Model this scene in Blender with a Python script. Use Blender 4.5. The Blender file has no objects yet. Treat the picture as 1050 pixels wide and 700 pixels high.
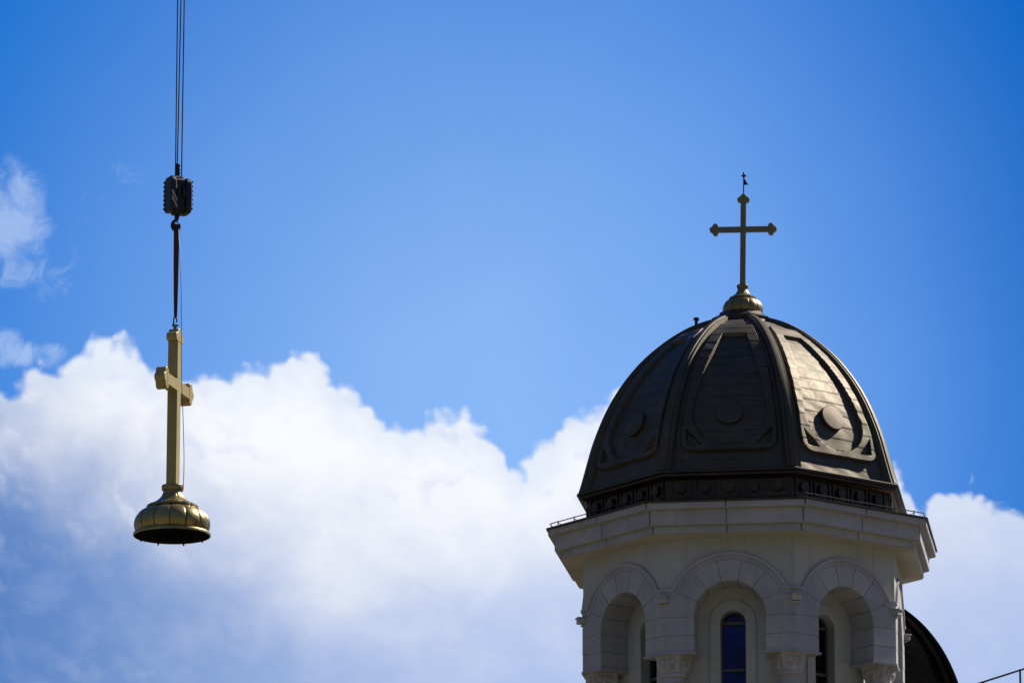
import bpy, bmesh, math, random
import numpy as np
from mathutils import Vector, Matrix
from mathutils.geometry import tessellate_polygon
random.seed(7)
R = math.radians
sc = bpy.context.scene
COL = sc.collection

# ------------------------------------------------------------------ camera
PITCH, FPX, CX, CY = R(14.13), 5750.0, 525.0, 350.0
cam_d = bpy.data.cameras.new('camera')
cam = bpy.data.objects.new('camera', cam_d); COL.objects.link(cam)
CAMZ = 1.7
cam.location = (0, 0, CAMZ)
cam.rotation_euler = (R(90) + PITCH, 0, 0)
cam_d.sensor_width = 36; cam_d.sensor_fit = 'HORIZONTAL'
cam_d.lens = 36 * FPX / 1050
cam_d.clip_start = 1; cam_d.clip_end = 40000
sc.camera = cam

# ------------------------------------------------------------------ light
SUN_AZ, SUN_EL = R(53), R(41.5)          # azimuth to the right of the view direction
sun_d = bpy.data.lights.new('sun', 'SUN'); sun_d.energy = 5.0; sun_d.angle = R(0.53)
sun_d.color = (1.0, 0.93, 0.82)
sun = bpy.data.objects.new('sun', sun_d); COL.objects.link(sun)
sdir = Vector((math.sin(SUN_AZ) * math.cos(SUN_EL), math.cos(SUN_AZ) * math.cos(SUN_EL), math.sin(SUN_EL)))
sun.rotation_euler = sdir.to_track_quat('Z', 'Y').to_euler()
sun.location = (60, 60, 80)
vs = sc.view_settings
vs.view_transform = 'Standard'; vs.look = 'None'; vs.exposure = 0.5; vs.gamma = 1.0; vs.use_curve_mapping = False


class NT:
    """small helper for node trees"""
    def __init__(s, nt): s.t = nt
    def n(s, typ, **kw):
        nd = s.t.nodes.new(typ)
        for k, v in kw.items(): setattr(nd, k, v)
        return nd
    def put(s, sock, v):
        if isinstance(v, bpy.types.NodeSocket): s.t.links.new(v, sock)
        elif v is not None: sock.default_value = v
    def m(s, op, a, b=None, c=None, clamp=False):
        nd = s.n('ShaderNodeMath', operation=op, use_clamp=clamp)
        s.put(nd.inputs[0], a)
        if b is not None: s.put(nd.inputs[1], b)
        if c is not None: s.put(nd.inputs[2], c)
        return nd.outputs[0]
    def ss(s, x, a, b, o0=0.0, o1=1.0):
        nd = s.n('ShaderNodeMapRange', interpolation_type='SMOOTHSTEP')
        s.put(nd.inputs[0], x); s.put(nd.inputs[1], a); s.put(nd.inputs[2], b)
        nd.inputs[3].default_value = o0; nd.inputs[4].default_value = o1
        return nd.outputs[0]
    def noise(s, vec, scale, detail=4, rough=.5, dist=0.0, color=False, lac=2.0):
        nd = s.n('ShaderNodeTexNoise', noise_dimensions='3D')
        s.put(nd.inputs['Vector'], vec); nd.inputs['Scale'].default_value = scale
        nd.inputs['Detail'].default_value = detail; nd.inputs['Roughness'].default_value = rough
        nd.inputs['Distortion'].default_value = dist; nd.inputs['Lacunarity'].default_value = lac
        return nd.outputs['Color' if color else 'Fac']
    def mix(s, f, a, b, blend='MIX'):
        nd = s.n('ShaderNodeMix', data_type='RGBA', blend_type=blend)
        s.put(nd.inputs[0], f)
        for i, v in ((6, a), (7, b)):
            if isinstance(v, tuple) and len(v) == 3: v = (*v, 1)
            s.put(nd.inputs[i], v)
        return nd.outputs[2]
    def comb(s, x, y, z=0.0):
        nd = s.n('ShaderNodeCombineXYZ')
        for i, v in enumerate((x, y, z)): s.put(nd.inputs[i], v)
        return nd.outputs[0]
    def vm(s, op, a, b=None):
        nd = s.n('ShaderNodeVectorMath', operation=op)
        s.put(nd.inputs[0], a)
        if b is not None: s.put(nd.inputs[1], b)
        return nd.outputs[0]
    def curve(s, x, pts, x0, x1, y0, y1):
        fc = s.n('ShaderNodeFloatCurve')
        c = fc.mapping.curves[0]
        P = [((px - x0) / (x1 - x0), (py - y0) / (y1 - y0)) for px, py in pts]
        while len(c.points) < len(P): c.points.new(0.5, 0.5)
        for p, (a, b) in zip(c.points, P):
            p.location = (a, b); p.handle_type = 'AUTO_CLAMPED'
        fc.mapping.update()
        f = s.m('MULTIPLY_ADD', x, 1 / (x1 - x0), -x0 / (x1 - x0), clamp=True)
        s.put(fc.inputs['Value'], f)
        return s.m('MULTIPLY_ADD', fc.outputs[0], (y1 - y0), y0)


# ------------------------------------------------------------------ sky with clouds (all laid out by direction in the world)
world = bpy.data.worlds.new('World'); sc.world = world; world.use_nodes = True
wt = NT(world.node_tree)
BG = world.node_tree.nodes['Background']
SKY_STRENGTH = 0.0707
sky = wt.n('ShaderNodeTexSky', sky_type='NISHITA', sun_disc=False)
sky.sun_elevation = SUN_EL; sky.sun_rotation = SUN_AZ
sky.altitude = 0; sky.dust_density = 0.3; sky.ozone_density = 3.0; sky.air_density = 1.0
tc = wt.n('ShaderNodeTexCoord')
dirv = tc.outputs['Generated']
sep = wt.n('ShaderNodeSeparateXYZ'); wt.put(sep.inputs[0], dirv)
az = wt.m('ARCTAN2', sep.outputs[0], sep.outputs[1])            # azimuth east of +Y
el = wt.m('ARCSINE', sep.outputs[2])
DEG = 100.3                                                     # cloud map units in one degree
U = wt.m('MULTIPLY_ADD', az, FPX * math.cos(PITCH), CX)          # across
V = wt.m('MULTIPLY_ADD', el, -FPX, CY + PITCH * FPX)             # down
P = wt.comb(wt.m('MULTIPLY', U, .01), wt.m('MULTIPLY', V, .01), 0.0)
# clear air: deep blue with lens vignetting painted in as a paler centre
vignette_d = wt.m('SQRT', wt.m('ADD', wt.m('POWER', wt.m('ABSOLUTE', wt.m('MULTIPLY', wt.m('SUBTRACT', U, 490.0), 1 / 618)), 2.0),
                          wt.m('POWER', wt.m('ABSOLUTE', wt.m('MULTIPLY', wt.m('SUBTRACT', V, 420.0), 1 / 715)), 2.0)))
vignette = wt.ss(vignette_d, 0.03, 1.2, 1.0, 0.0)
vignette = wt.m('MULTIPLY', vignette, wt.m('MULTIPLY_ADD', wt.noise(P, .45, 3, .5), .25, .78), clamp=True)
far = wt.ss(vignette_d, 4.0, 8.0)                                   # the rest of the sky
deep = wt.mix(1.0, sky.outputs[0], (.003, .48, 1.13), 'MULTIPLY')
deep = wt.mix(wt.ss(U, 560.0, 1250.0), deep, wt.mix(1.0, deep, (.6, .66, .74), 'MULTIPLY'))
pale = wt.mix(1.0, sky.outputs[0], (1.05, 1.21, 1.46), 'MULTIPLY')
clear = wt.mix(wt.m('MAXIMUM', vignette, wt.m('MULTIPLY', far, .35)), deep, pale)
K = 10.0
# cumulus bank: ridge line over azimuth, ragged by noise
ridge_pts = [(-400, 430), (-200, 425), (-40, 400), (0, 398), (28, 385), (55, 372), (88, 354), (112, 347), (135, 349), (152, 360), (166, 376), (188, 380),
             (212, 377), (240, 376), (268, 368), (292, 363), (316, 362), (334, 372), (350, 386), (366, 398), (380, 411), (392, 424),
             (410, 427), (432, 420), (455, 416), (474, 418), (486, 432), (502, 443), (514, 456), (524, 467), (536, 464), (552, 452),
             (566, 438), (584, 426), (604, 414), (626, 400), (660, 390), (700, 392), (800, 420), (890, 462), (915, 482), (930, 505), (942, 524), (952, 508),
             (966, 503), (985, 495), (1000, 506), (1018, 513), (1040, 512), (1060, 516), (1150, 505), (1300, 480), (1600, 450)]
ridge = wt.curve(U, ridge_pts, -400, 1600, 300, 700)
w1 = wt.noise(P, 1.5, 2, .5, color=True)
w2 = wt.noise(P, 4.2, 6, .58, color=True)
W = wt.vm('ADD', P, wt.vm('MULTIPLY', wt.vm('SUBTRACT', w1, (.5, .5, .5)), (.30, .30, 0)))
W = wt.vm('ADD', W, wt.vm('MULTIPLY', wt.vm('SUBTRACT', w2, (.5, .5, .5)), (.085, .085, 0)))
def billow(vec, scale):
    nd = wt.n('ShaderNodeTexVoronoi', voronoi_dimensions='2D', feature='SMOOTH_F1')
    wt.put(nd.inputs['Vector'], vec); nd.inputs['Scale'].default_value = scale
    nd.inputs['Smoothness'].default_value = .5
    return nd.outputs['Distance']
bil = wt.m('ADD', wt.m('MULTIPLY', billow(W, 2.6), 26.0), wt.m('MULTIPLY', billow(W, 6.5), 13.0))
fb = wt.m('MULTIPLY', wt.m('SUBTRACT', wt.noise(W, 3.0, 7, .50, .0), .5), 34.0)
fb2 = wt.m('MULTIPLY', wt.m('SUBTRACT', wt.noise(P, 1.1, 2, .5), .5), 18.0)
H = wt.m('SUBTRACT', V, ridge)
Hn = wt.m('ADD', wt.m('ADD', wt.m('SUBTRACT', H, bil), wt.m('ADD', fb, fb2)), 9.0)
soft = wt.m('MULTIPLY_ADD', wt.noise(P, 2.0, 2, .5), 26.0, 0.0)
a_main = wt.m('MULTIPLY', wt.ss(Hn, -5.0, wt.m('MAXIMUM', soft, 5.0)), wt.ss(H, -13.0, -3.0))
# brightness inside the bank: sunlit crowns, blue-grey base
shade_pts = [(-400, 410), (0, 425), (60, 440), (120, 470), (200, 520), (280, 560), (360, 590), (440, 586), (520, 575), (600, 570), (800, 570), (950, 560), (1050, 560), (1600, 560)]
mid = wt.curve(U, shade_pts, -400, 1600, 300, 800)
sh_n = wt.m('MULTIPLY', wt.m('SUBTRACT', wt.noise(P, .9, 6, .52, .3), .5), 190.0)
sh = wt.ss(wt.m('ADD', wt.m('SUBTRACT', V, mid), sh_n), -120.0, 150.0)
left_dark = wt.ss(U, -100.0, 560.0, 1.0, 0.0)
base_c = wt.mix(left_dark, (.43 * K, .545 * K, .83 * K), (.075 * K, .205 * K, .53 * K))
crest = wt.ss(Hn, 4.0, 70.0)
sun_c = wt.mix(crest, (.80 * K, .86 * K, .97 * K), (.955 * K, .965 * K, 1.0 * K))
right_dim = wt.ss(U, 820.0, 1000.0)
sun_c = wt.mix(wt.m('MULTIPLY', right_dim, .75), sun_c, (.66 * K, .73 * K, .90 * K))
L_ = (.05, -.09, 0)                                             # towards the light, on the cloud map
rel = wt.m('SUBTRACT', wt.noise(W, 1.3, 6, .50), wt.noise(wt.vm('ADD', W, L_), 1.3, 6, .50))
relb = wt.m('SUBTRACT', billow(W, 2.6), billow(wt.vm('ADD', W, L_), 2.6))
relief = wt.m('ADD', wt.m('MULTIPLY', rel, 2.4), wt.m('MULTIPLY', relb, -.55))
puff = wt.ss(wt.noise(W, 1.9, 7, .55, .2), .42, .68)
c_main = wt.mix(sh, sun_c, base_c)
c_main = wt.mix(wt.m('MULTIPLY', puff, wt.m('MULTIPLY_ADD', sh, .0, .10)), c_main, (.62 * K, .71 * K, .92 * K))
rmask = wt.m('MULTIPLY', wt.ss(V, 470.0, 620.0, 1.0, .16), wt.ss(wt.noise(P, .8, 2, .5), .38, .62, .25, 1.0))
c_main = wt.mix(wt.m('MULTIPLY', rmask, wt.ss(relief, .0, .42, 0.0, .52)), c_main, (.55 * K, .64 * K, .88 * K))
c_main = wt.mix(wt.m('MULTIPLY', rmask, wt.ss(relief, .0, -.42, 0.0, .5)), c_main, (.97 * K, .98 * K, 1.0 * K))
# torn wisps left of the bank
def blob(cx, cy, rx, ry):
    dx = wt.m('MULTIPLY', wt.m('SUBTRACT', U, float(cx)), 1 / rx); dy = wt.m('MULTIPLY', wt.m('SUBTRACT', V, float(cy)), 1 / ry)
    return wt.ss(wt.m('ADD', wt.m('MULTIPLY', dx, dx), wt.m('MULTIPLY', dy, dy)), 0.0, 1.0, 1.0, 0.0)
bl = wt.m('ADD', wt.m('ADD', blob(-5, 212, 80, 62), wt.m('MULTIPLY', blob(5, 275, 105, 62), .70)),
          wt.m('ADD', blob(0, 362, 44, 32), wt.m('MULTIPLY', blob(48, 370, 42, 20), .85)))
bl = wt.m('ADD', bl, wt.m('ADD', wt.m('MULTIPLY', blob(122, 183, 46, 20), .38), wt.m('MULTIPLY', blob(90, 225, 36, 36), .30)))
bl = wt.m('ADD', bl, wt.m('MULTIPLY', blob(-260, 300, 240, 130), .9))
wn = wt.noise(wt.vm('ADD', P, wt.vm('MULTIPLY', wt.vm('SUBTRACT', w1, (.5, .5, .5)), (.5, .4, 0))), 2.9, 9, .62, 1.0)
a_w = wt.m('MULTIPLY', wt.ss(wt.m('ADD', wt.m('MULTIPLY', bl, .46), wt.m('SUBTRACT', wn, .70)), -.06, .46), .60)
a_w = wt.m('MULTIPLY', a_w, wt.ss(bl, 0.0, .12))
# broken cloud added over the unseen sky, toned grey for neutral fill light
gn = wt.noise(dirv, 3.0, 7, .55, .3)
a_far = wt.m('MULTIPLY', wt.ss(gn, .46, .60), wt.m('MULTIPLY', far, wt.ss(sep.outputs[2], 0.03, .22)))
colr = wt.mix(a_w, clear, (.52 * K, .66 * K, .93 * K))
c_main = wt.mix(far, c_main, (.10 * K, .12 * K, .16 * K))
colr = wt.mix(a_main, colr, c_main)
colr = wt.mix(a_far, colr, (.115 * K, .12 * K, .125 * K))
wt.put(BG.inputs[0], colr); BG.inputs[1].default_value = SKY_STRENGTH
world.cycles.sampling_method = 'MANUAL'; world.cycles.sample_map_resolution = 512


# ------------------------------------------------------------------ pixel helpers
def unproj(px, py, Y):
    """point on the ray through a photo point, at horizontal distance Y"""
    a, b = (px - CX) / FPX, (CY - py) / FPX
    d = Vector((a, math.cos(PITCH) - b * math.sin(PITCH), math.sin(PITCH) + b * math.cos(PITCH)))
    return Vector((0, 0, CAMZ)) + d * (Y / d.y)

# ------------------------------------------------------------------ materials
def surf(name, col, col2=None, rough=.7, metal=0.0, scale=1.0, bump=.0, bscale=30.0, streak=0.0, streak_col=(.08, .08, .075), rvar=.08, spec=.5, stretch=(1, 1, 1), local=False):
    m = bpy.data.materials.new(name); m.use_nodes = True
    t = NT(m.node_tree); b = m.node_tree.nodes['Principled BSDF']
    if local: pos = t.n('ShaderNodeTexCoord').outputs['Object']
    else: pos = t.n('ShaderNodeNewGeometry').outputs['Position']
    ps = t.vm('MULTIPLY', pos, stretch)
    c = (*col, 1)
    n1 = t.noise(ps, 1.3 * scale, 6, .6)
    c2 = col2 or tuple(x * .72 for x in col)
    cc = t.mix(t.ss(n1, .32, .68), (*col, 1), (*c2, 1))
    n2 = t.noise(ps, 9.0 * scale, 5, .6)
    cc = t.mix(t.ss(n2, .5, .8, 0.0, .35), cc, tuple(x * .6 for x in col))
    if streak:
        n3 = t.noise(t.vm('MULTIPLY', pos, (5.5, 5.5, .45)), 1.0, 5, .6)
        cc = t.mix(t.ss(n3, .52, .78, 0.0, streak), cc, streak_col)
    t.put(b.inputs['Base Color'], cc)
    b.inputs['Metallic'].default_value = metal
    b.inputs['Specular IOR Level'].default_value = spec
    t.put(b.inputs['Roughness'], t.m('MULTIPLY_ADD', t.m('SUBTRACT', n2, .5), rvar * 2, rough, clamp=True))
    if bump:
        bn = t.n('ShaderNodeBump'); bn.inputs['Strength'].default_value = bump; bn.inputs['Distance'].default_value = .02
        t.put(bn.inputs['Height'], t.noise(pos, bscale, 6, .6)); t.put(b.inputs['Normal'], bn.outputs[0])
    return m

M = dict(
    stone=surf('grey_stone', (.375, .365, .382), (.315, .308, .32), .8, scale=.9, bump=.25, bscale=18, streak=.3, streak_col=(.15, .15, .15)),
    plaster=surf('beige_render', (.405, .402, .378), (.345, .342, .322), .85, scale=.6, bump=.15, bscale=25, streak=.4, streak_col=(.16, .16, .14)),
    soffit=surf('ochre_soffit', (.43, .385, .305), (.38, .34, .27), .85, scale=1, bump=.1),
    carved=surf('carved_stone', (.45, .42, .40), (.34, .315, .30), .85, scale=2.5, bump=.5, bscale=14, streak=.3),
    corbel=surf('pale_stone', (.42, .41, .40), None, .8, scale=3, bump=.3),
    bronze=surf('dark_bronze_sheet', (.122, .096, .068), (.093, .074, .052), .58, .95, scale=1.1, bump=.10, bscale=6, rvar=.10, streak=.35, streak_col=(.05, .045, .035)),
    bronze_dark=surf('dark_bronze_trim', (.078, .058, .042), (.056, .043, .032), .48, .9, scale=2, bump=.1, bscale=8),
    gold=surf('aged_gilding', (.36, .27, .105), (.28, .21, .08), .36, .8, scale=2, bump=.08, bscale=7, rvar=.12, local=True),
    gold_paint=surf('dull_gold_paint', (.39, .295, .10), (.335, .25, .085), .5, .3, scale=2, bump=.05, bscale=9, local=True),
    steel=surf('dark_steel', (.05, .05, .052), None, .45, .6, scale=4),
    navy=surf('navy_painted_steel', (.0025, .0035, .0075), (.002, .0025, .005), .5, .0, scale=4, bump=.1, local=True),
    white=surf('white_paint', (.40, .40, .40), None, .5, scale=4, local=True),
    rope=surf('wire_rope', (.035, .037, .05), None, .5, .4, scale=8),
    sling=surf('dark_red_webbing', (.10, .018, .022), (.06, .012, .016), .8, scale=5, bump=.3, bscale=60, local=True),
    black=surf('black_iron', (.011, .011, .012), None, .55, .2, scale=4),
    frame=surf('window_frame', (.07, .075, .075), None, .5, scale=5),
    gold_old=surf('weathered_gold_sheet', (.25, .19, .085), (.19, .145, .066), .42, .8, scale=2, bump=.08, bscale=7, rvar=.12),
    tar=surf('bituminous_underside', (.012, .012, .013), None, .9, spec=.0, local=True),
    gilt_old=surf('weathered_gilding', (.185, .16, .085), (.15, .13, .07), .5, .25, scale=3, bump=.05, bscale=9),
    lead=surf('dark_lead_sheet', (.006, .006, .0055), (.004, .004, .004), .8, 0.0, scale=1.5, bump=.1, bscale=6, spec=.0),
    concrete=surf('pale_bounce_concrete', (.55, .50, .42), (.48, .44, .37), .85, scale=1, bump=.2),
)
def ground_mat():
    m = bpy.data.materials.new('city_ground'); m.use_nodes = True
    t = NT(m.node_tree); b = m.node_tree.nodes['Principled BSDF']
    pos = t.n('ShaderNodeNewGeometry').outputs['Position']
    c = t.mix(t.ss(t.noise(pos, .02, 6, .6), .4, .6), (.18, .155, .11, 1), (.09, .10, .05, 1))
    c = t.mix(t.ss(t.noise(pos, .6, 5, .6), .5, .7, 0, .5), c, (.2, .18, .15, 1))
    t.put(b.inputs['Base Color'], c); b.inputs['Roughness'].default_value = .95
    return m
def glass_mat(name, col):
    m = bpy.data.materials.new(name); m.use_nodes = True
    t = NT(m.node_tree); b = m.node_tree.nodes['Principled BSDF']
    pos = t.n('ShaderNodeNewGeometry').outputs['Position']
    t.put(b.inputs['Base Color'], t.mix(t.ss(t.noise(pos, 3, 4, .6), .35, .7), (*col, 1), tuple(x * .5 for x in col)))
    b.inputs['Roughness'].default_value = .12; b.inputs['Specular IOR Level'].default_value = .28
    bn = t.n('ShaderNodeBump'); bn.inputs['Strength'].default_value = .1; bn.inputs['Distance'].default_value = .01
    t.put(bn.inputs['Height'], t.noise(pos, 5, 2, .5)); t.put(b.inputs['Normal'], bn.outputs[0])
    return m
for nm in ('bronze', 'lead', 'gold', 'gold_old'):                     # lap-edge shadow painted into the sheet colour at seams; patina on the gilding
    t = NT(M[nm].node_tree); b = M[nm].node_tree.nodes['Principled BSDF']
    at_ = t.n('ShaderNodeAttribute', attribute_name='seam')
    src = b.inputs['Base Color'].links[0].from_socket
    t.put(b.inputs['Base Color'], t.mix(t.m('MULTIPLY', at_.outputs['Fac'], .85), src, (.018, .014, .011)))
for nm in ('stone', 'corbel'):                    # every block is cut from a slightly different stone
    t = NT(M[nm].node_tree); b = M[nm].node_tree.nodes['Principled BSDF']
    src = b.inputs['Base Color'].links[0].from_socket
    isl = t.n('ShaderNodeNewGeometry').outputs['Random Per Island']
    t.put(b.inputs['Base Color'], t.mix(isl, t.mix(1.0, src, (.92, .925, .94), 'MULTIPLY'), t.mix(1.0, src, (1.05, 1.045, 1.03), 'MULTIPLY')))
t = NT(M['bronze'].node_tree); b = M['bronze'].node_tree.nodes['Principled BSDF']   # green patina in patches and runs
src = b.inputs['Base Color'].links[0].from_socket
gp = t.n('ShaderNodeNewGeometry').outputs['Position']
pn = t.noise(t.vm('MULTIPLY', gp, (1.6, 1.6, .5)), 1.0, 6, .6)
t.put(b.inputs['Base Color'], t.mix(t.ss(pn, .42, .70, 0.0, .38), src, (.060, .078, .052)))
M['glass'] = glass_mat('blue_window_glass', (.002, .013, .19))  # deep blue base colour, used on the front pane only
M['dark_glass'] = glass_mat('dark_window_glass', (.004, .006, .008))
M['ground'] = ground_mat()

# ------------------------------------------------------------------ object helpers
def obj(name, me, mat=None, parent=None, rotz=None, loc=None, bevel=0, smooth=False):
    if isinstance(me, bmesh.types.BMesh):
        bm = me
        bmesh.ops.recalc_face_normals(bm, faces=bm.faces)
        me = bpy.data.meshes.new(name); bm.to_mesh(me); bm.free()
        if mat: me.materials.append(mat)
        if smooth:
            for p in me.polygons: p.use_smooth = True
            me.set_sharp_from_angle(angle=R(smooth if smooth is not True else 40))
    o = bpy.data.objects.new(name, me); COL.objects.link(o)
    if parent: o.parent = parent
    if rotz is not None: o.rotation_euler = (0, 0, rotz)
    if loc is not None: o.location = loc
    if bevel:
        b = o.modifiers.new('bevel', 'BEVEL'); b.width = bevel; b.segments = 1; b.limit_method = 'ANGLE'; b.angle_limit = R(50)
    return o
def thing(name, label, cat, loc=(0, 0, 0), group=None):
    o = bpy.data.objects.new(name, None); COL.objects.link(o); o.location = loc; o.empty_display_size = .3
    return tag(o, label, cat, group)
def tag(o, label, cat, group=None):
    o['label'] = label; o['category'] = cat
    if group: o['group'] = group
    return o
def prism(bm, outer, d0, d1, fmap, holes=()):
    """solid between depths d0 and d1 over a 2D outline (with holes); fmap(u, z, d) -> point"""
    loops = [[Vector((x, y, 0)) for x, y in outer]] + [[Vector((x, y, 0)) for x, y in h] for h in holes]
    tris = tessellate_polygon(loops) if holes else None
    flat = [p for l in loops for p in l]
    va = [bm.verts.new(fmap(p.x, p.y, d0)) for p in flat]
    vb = [bm.verts.new(fmap(p.x, p.y, d1)) for p in flat]
    if tris:
        for t in tris:
            bm.faces.new([va[i] for i in t]); bm.faces.new([vb[i] for i in reversed(t)])
    else:
        bm.faces.new(va); bm.faces.new(list(reversed(vb)))
    i0 = 0
    for l in loops:
        n = len(l)
        for i in range(n):
            a, b = i0 + i, i0 + (i + 1) % n
            bm.faces.new((va[a], vb[a], vb[b], va[b]))
        i0 += n
def box(bm, c, s, mat=None):
    r = bmesh.ops.create_cube(bm, size=1)
    bmesh.ops.scale(bm, vec=s, verts=r['verts'])
    if mat is not None: bmesh.ops.transform(bm, matrix=mat, verts=r['verts'])
    bmesh.ops.translate(bm, vec=c, verts=r['verts'])
def lathe(bm, prof, n=48, a0=0.0, lobes=0, lob=0.0, lobew=None, cap=True):
    rings = []
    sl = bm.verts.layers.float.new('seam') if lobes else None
    for k, (r, z) in enumerate(prof):
        ring = []
        for i in range(n):
            a = a0 + 2 * math.pi * i / n
            rr = r
            if lobes:
                w = lobew[k] if lobew else 1.0
                rr = r * (1 - lob * w * (1 - abs(math.sin(a * lobes / 2)) ** .40))
            v = bm.verts.new((rr * math.sin(a), -rr * math.cos(a), z))
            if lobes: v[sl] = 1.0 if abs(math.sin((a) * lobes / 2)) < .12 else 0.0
            ring.append(v)
        rings.append(ring)
    for A, B in zip(rings, rings[1:]):
        for i in range(n): bm.faces.new((A[i], A[(i + 1) % n], B[(i + 1) % n], B[i]))
    if cap:
        bm.faces.new(rings[0]); bm.faces.new(rings[-1])
def tube(bm, pts, r, n=8, caps=True):
    pts = [Vector(p) for p in pts]
    rs = r if isinstance(r, (list, tuple)) else [r] * len(pts)
    rings = []
    for i, p in enumerate(pts):
        t = (pts[min(i + 1, len(pts) - 1)] - pts[max(i - 1, 0)]).normalized()
        x = t.orthogonal().normalized() if i == 0 else (px - t * px.dot(t)).normalized()
        px = x; y = t.cross(x)
        rings.append([bm.verts.new(p + (x * math.cos(a) + y * math.sin(a)) * rs[i]) for a in (2 * math.pi * k / n for k in range(n))])
    for A, B in zip(rings, rings[1:]):
        for k in range(n): bm.faces.new((A[k], A[(k + 1) % n], B[(k + 1) % n], B[k]))
    if caps: bm.faces.new(rings[0]); bm.faces.new(rings[-1])

# ------------------------------------------------------------------ ground
bm = bmesh.new(); bmesh.ops.create_grid(bm, x_segments=8, y_segments=8, size=12000)
g = obj('ground', bm, M['ground']); g['kind'] = 'structure'

# ------------------------------------------------------------------ the tower: sizes are photo units (px) times S, heights from the axis
YT, AXX = 112.0, 762.5
S = .0199
S = (unproj(AXX + 100, 560, YT).x - unproj(AXX - 100, 560, YT).x) / 200
def ZT(y): return unproj(AXX, y, YT).z
C8 = math.cos(R(22.5)); T8 = math.tan(R(22.5))
PROF = [(172.5, 515.5), (170, 508), (166.5, 496), (162.5, 482), (158, 467), (152, 451), (145, 435), (137, 420), (127, 404.5), (114, 388), (101, 374.5), (87, 362.5), (72, 351.5), (55, 341.5), (40, 335), (29, 331.5)]
def catmull(P, k):
    out = []
    for i in range(len(P) - 1):
        p0, p1, p2, p3 = P[max(i - 1, 0)], P[i], P[i + 1], P[min(i + 2, len(P) - 1)]
        for j in range(k):
            t = j / k
            out.append(tuple(.5 * (2 * b + (c - a) * t + (2 * a - 5 * b + 4 * c - d) * t * t + (3 * b - a - 3 * c + d) * t ** 3) for a, b, c, d in zip(p0, p1, p2, p3)))
    return out + [P[-1]]
# profile in metres, relative to the dome springing
Z0 = ZT(515.5)
FINE = [(r * S, ZT(y) - Z0, y) for r, y in catmull(PROF, 12)]
ARC = [0.0]
for a, b in zip(FINE, FINE[1:]): ARC.append(ARC[-1] + math.hypot((b[0] - a[0]) * C8, b[1] - a[1]))
LTOT = ARC[-1]
def at_arc(s):
    s = max(0, min(LTOT, s))
    lo, hi = 0, len(ARC) - 1
    while hi - lo > 1:
        mid_ = (lo + hi) // 2
        if ARC[mid_] <= s: lo = mid_
        else: hi = mid_
    f = (s - ARC[lo]) / (ARC[hi] - ARC[lo])
    r = FINE[lo][0] + f * (FINE[hi][0] - FINE[lo][0]); z = FINE[lo][1] + f * (FINE[hi][1] - FINE[lo][1])
    return r, z
def arc_of(y):
    for i in range(len(FINE) - 1):
        if FINE[i][2] >= y >= FINE[i + 1][2]:
            f = (FINE[i][2] - y) / (FINE[i][2] - FINE[i + 1][2]); return ARC[i] + f * (ARC[i + 1] - ARC[i])
    return 0 if y > 500 else LTOT
def normal_at(s, k=C8):
    r0, z0 = at_arc(s - .03); r1, z1 = at_arc(s + .03)
    dr, dz = (r1 - r0) * k, z1 - z0
    l = math.hypot(dr, dz); return dz / l, -dr / l                # radial, up
def sstep(a, b, x):
    t = max(0, min(1, (x - a) / (b - a))); return t * t * (3 - 2 * t)
def hw_at(s): return at_arc(s)[0] * math.sin(R(22.5))
# outlines on one gore (lateral metres, arc metres)
sA = {y: arc_of(y) for y in (496, 490, 489, 472, 455, 362, 350)}
def outline_outer():
    left = []
    s0, s1 = sA[496], sA[350]
    rc = 14 * S
    fs = [rc / (s1 - s0) * (1 - math.cos(math.pi / 2 * i / 10)) for i in range(10)]
    fs += [fs[-1] + (1 - fs[-1]) * (i + 1) / 30 for i in range(30)]
    for f in fs:
        s = s0 + (s1 - s0) * f
        w = hw_at(s) * (.785 - .14 * f ** 3)
        if s - s0 < rc: w -= rc - math.sqrt(max(0, rc * rc - (rc - (s - s0)) ** 2))
        left.append((w, s))
    return left
def outline_inner():
    s0, sc_, s1 = sA[490], sA[455], sA[362]
    wmax = hw_at(sc_) * .63
    pts = []
    for i in range(14):
        a = math.pi / 2 * i / 13
        pts.append((max(.001, wmax * math.sin(a)), sc_ - (sc_ - s0) * math.cos(a)))
    for i in range(1, 25):
        s = sc_ + (s1 - sc_) * i / 24
        pts.append((hw_at(s) * (.63 - .28 * (i / 24) ** 1.5), s))
    return pts
def close(h): return h + [(-a, b) for a, b in reversed(h)]
OUT, INN = close(outline_outer()), close(outline_inner())
def tri(sg):
    return [(sg * 27.5 * S, sA[489]), (sg * 41.5 * S, sA[489] + .01), (sg * 43.5 * S, sA[472])]
TRI = [tri(1), tri(-1)]
SEAM = 14.2 * S
def sdf_np(X, Y, poly):
    """signed distance of all points to a polygon, negative inside"""
    d = np.full(X.shape, 1e9); ins = np.zeros(X.shape, bool); n = len(poly)
    for i in range(n):
        x0, y0 = poly[i]; x1, y1 = poly[i - 1]
        ex, ey = x1 - x0, y1 - y0; wx, wy = X - x0, Y - y0
        t = np.clip((wx * ex + wy * ey) / (ex * ex + ey * ey + 1e-12), 0, 1)
        d = np.minimum(d, np.hypot(wx - ex * t, wy - ey * t))
        if y0 != y1: ins ^= ((y0 > Y) != (y1 > Y)) & (X < (x1 - x0) * (Y - y0) / (y1 - y0) + x0)
    return np.where(ins, -d, d)
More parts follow.
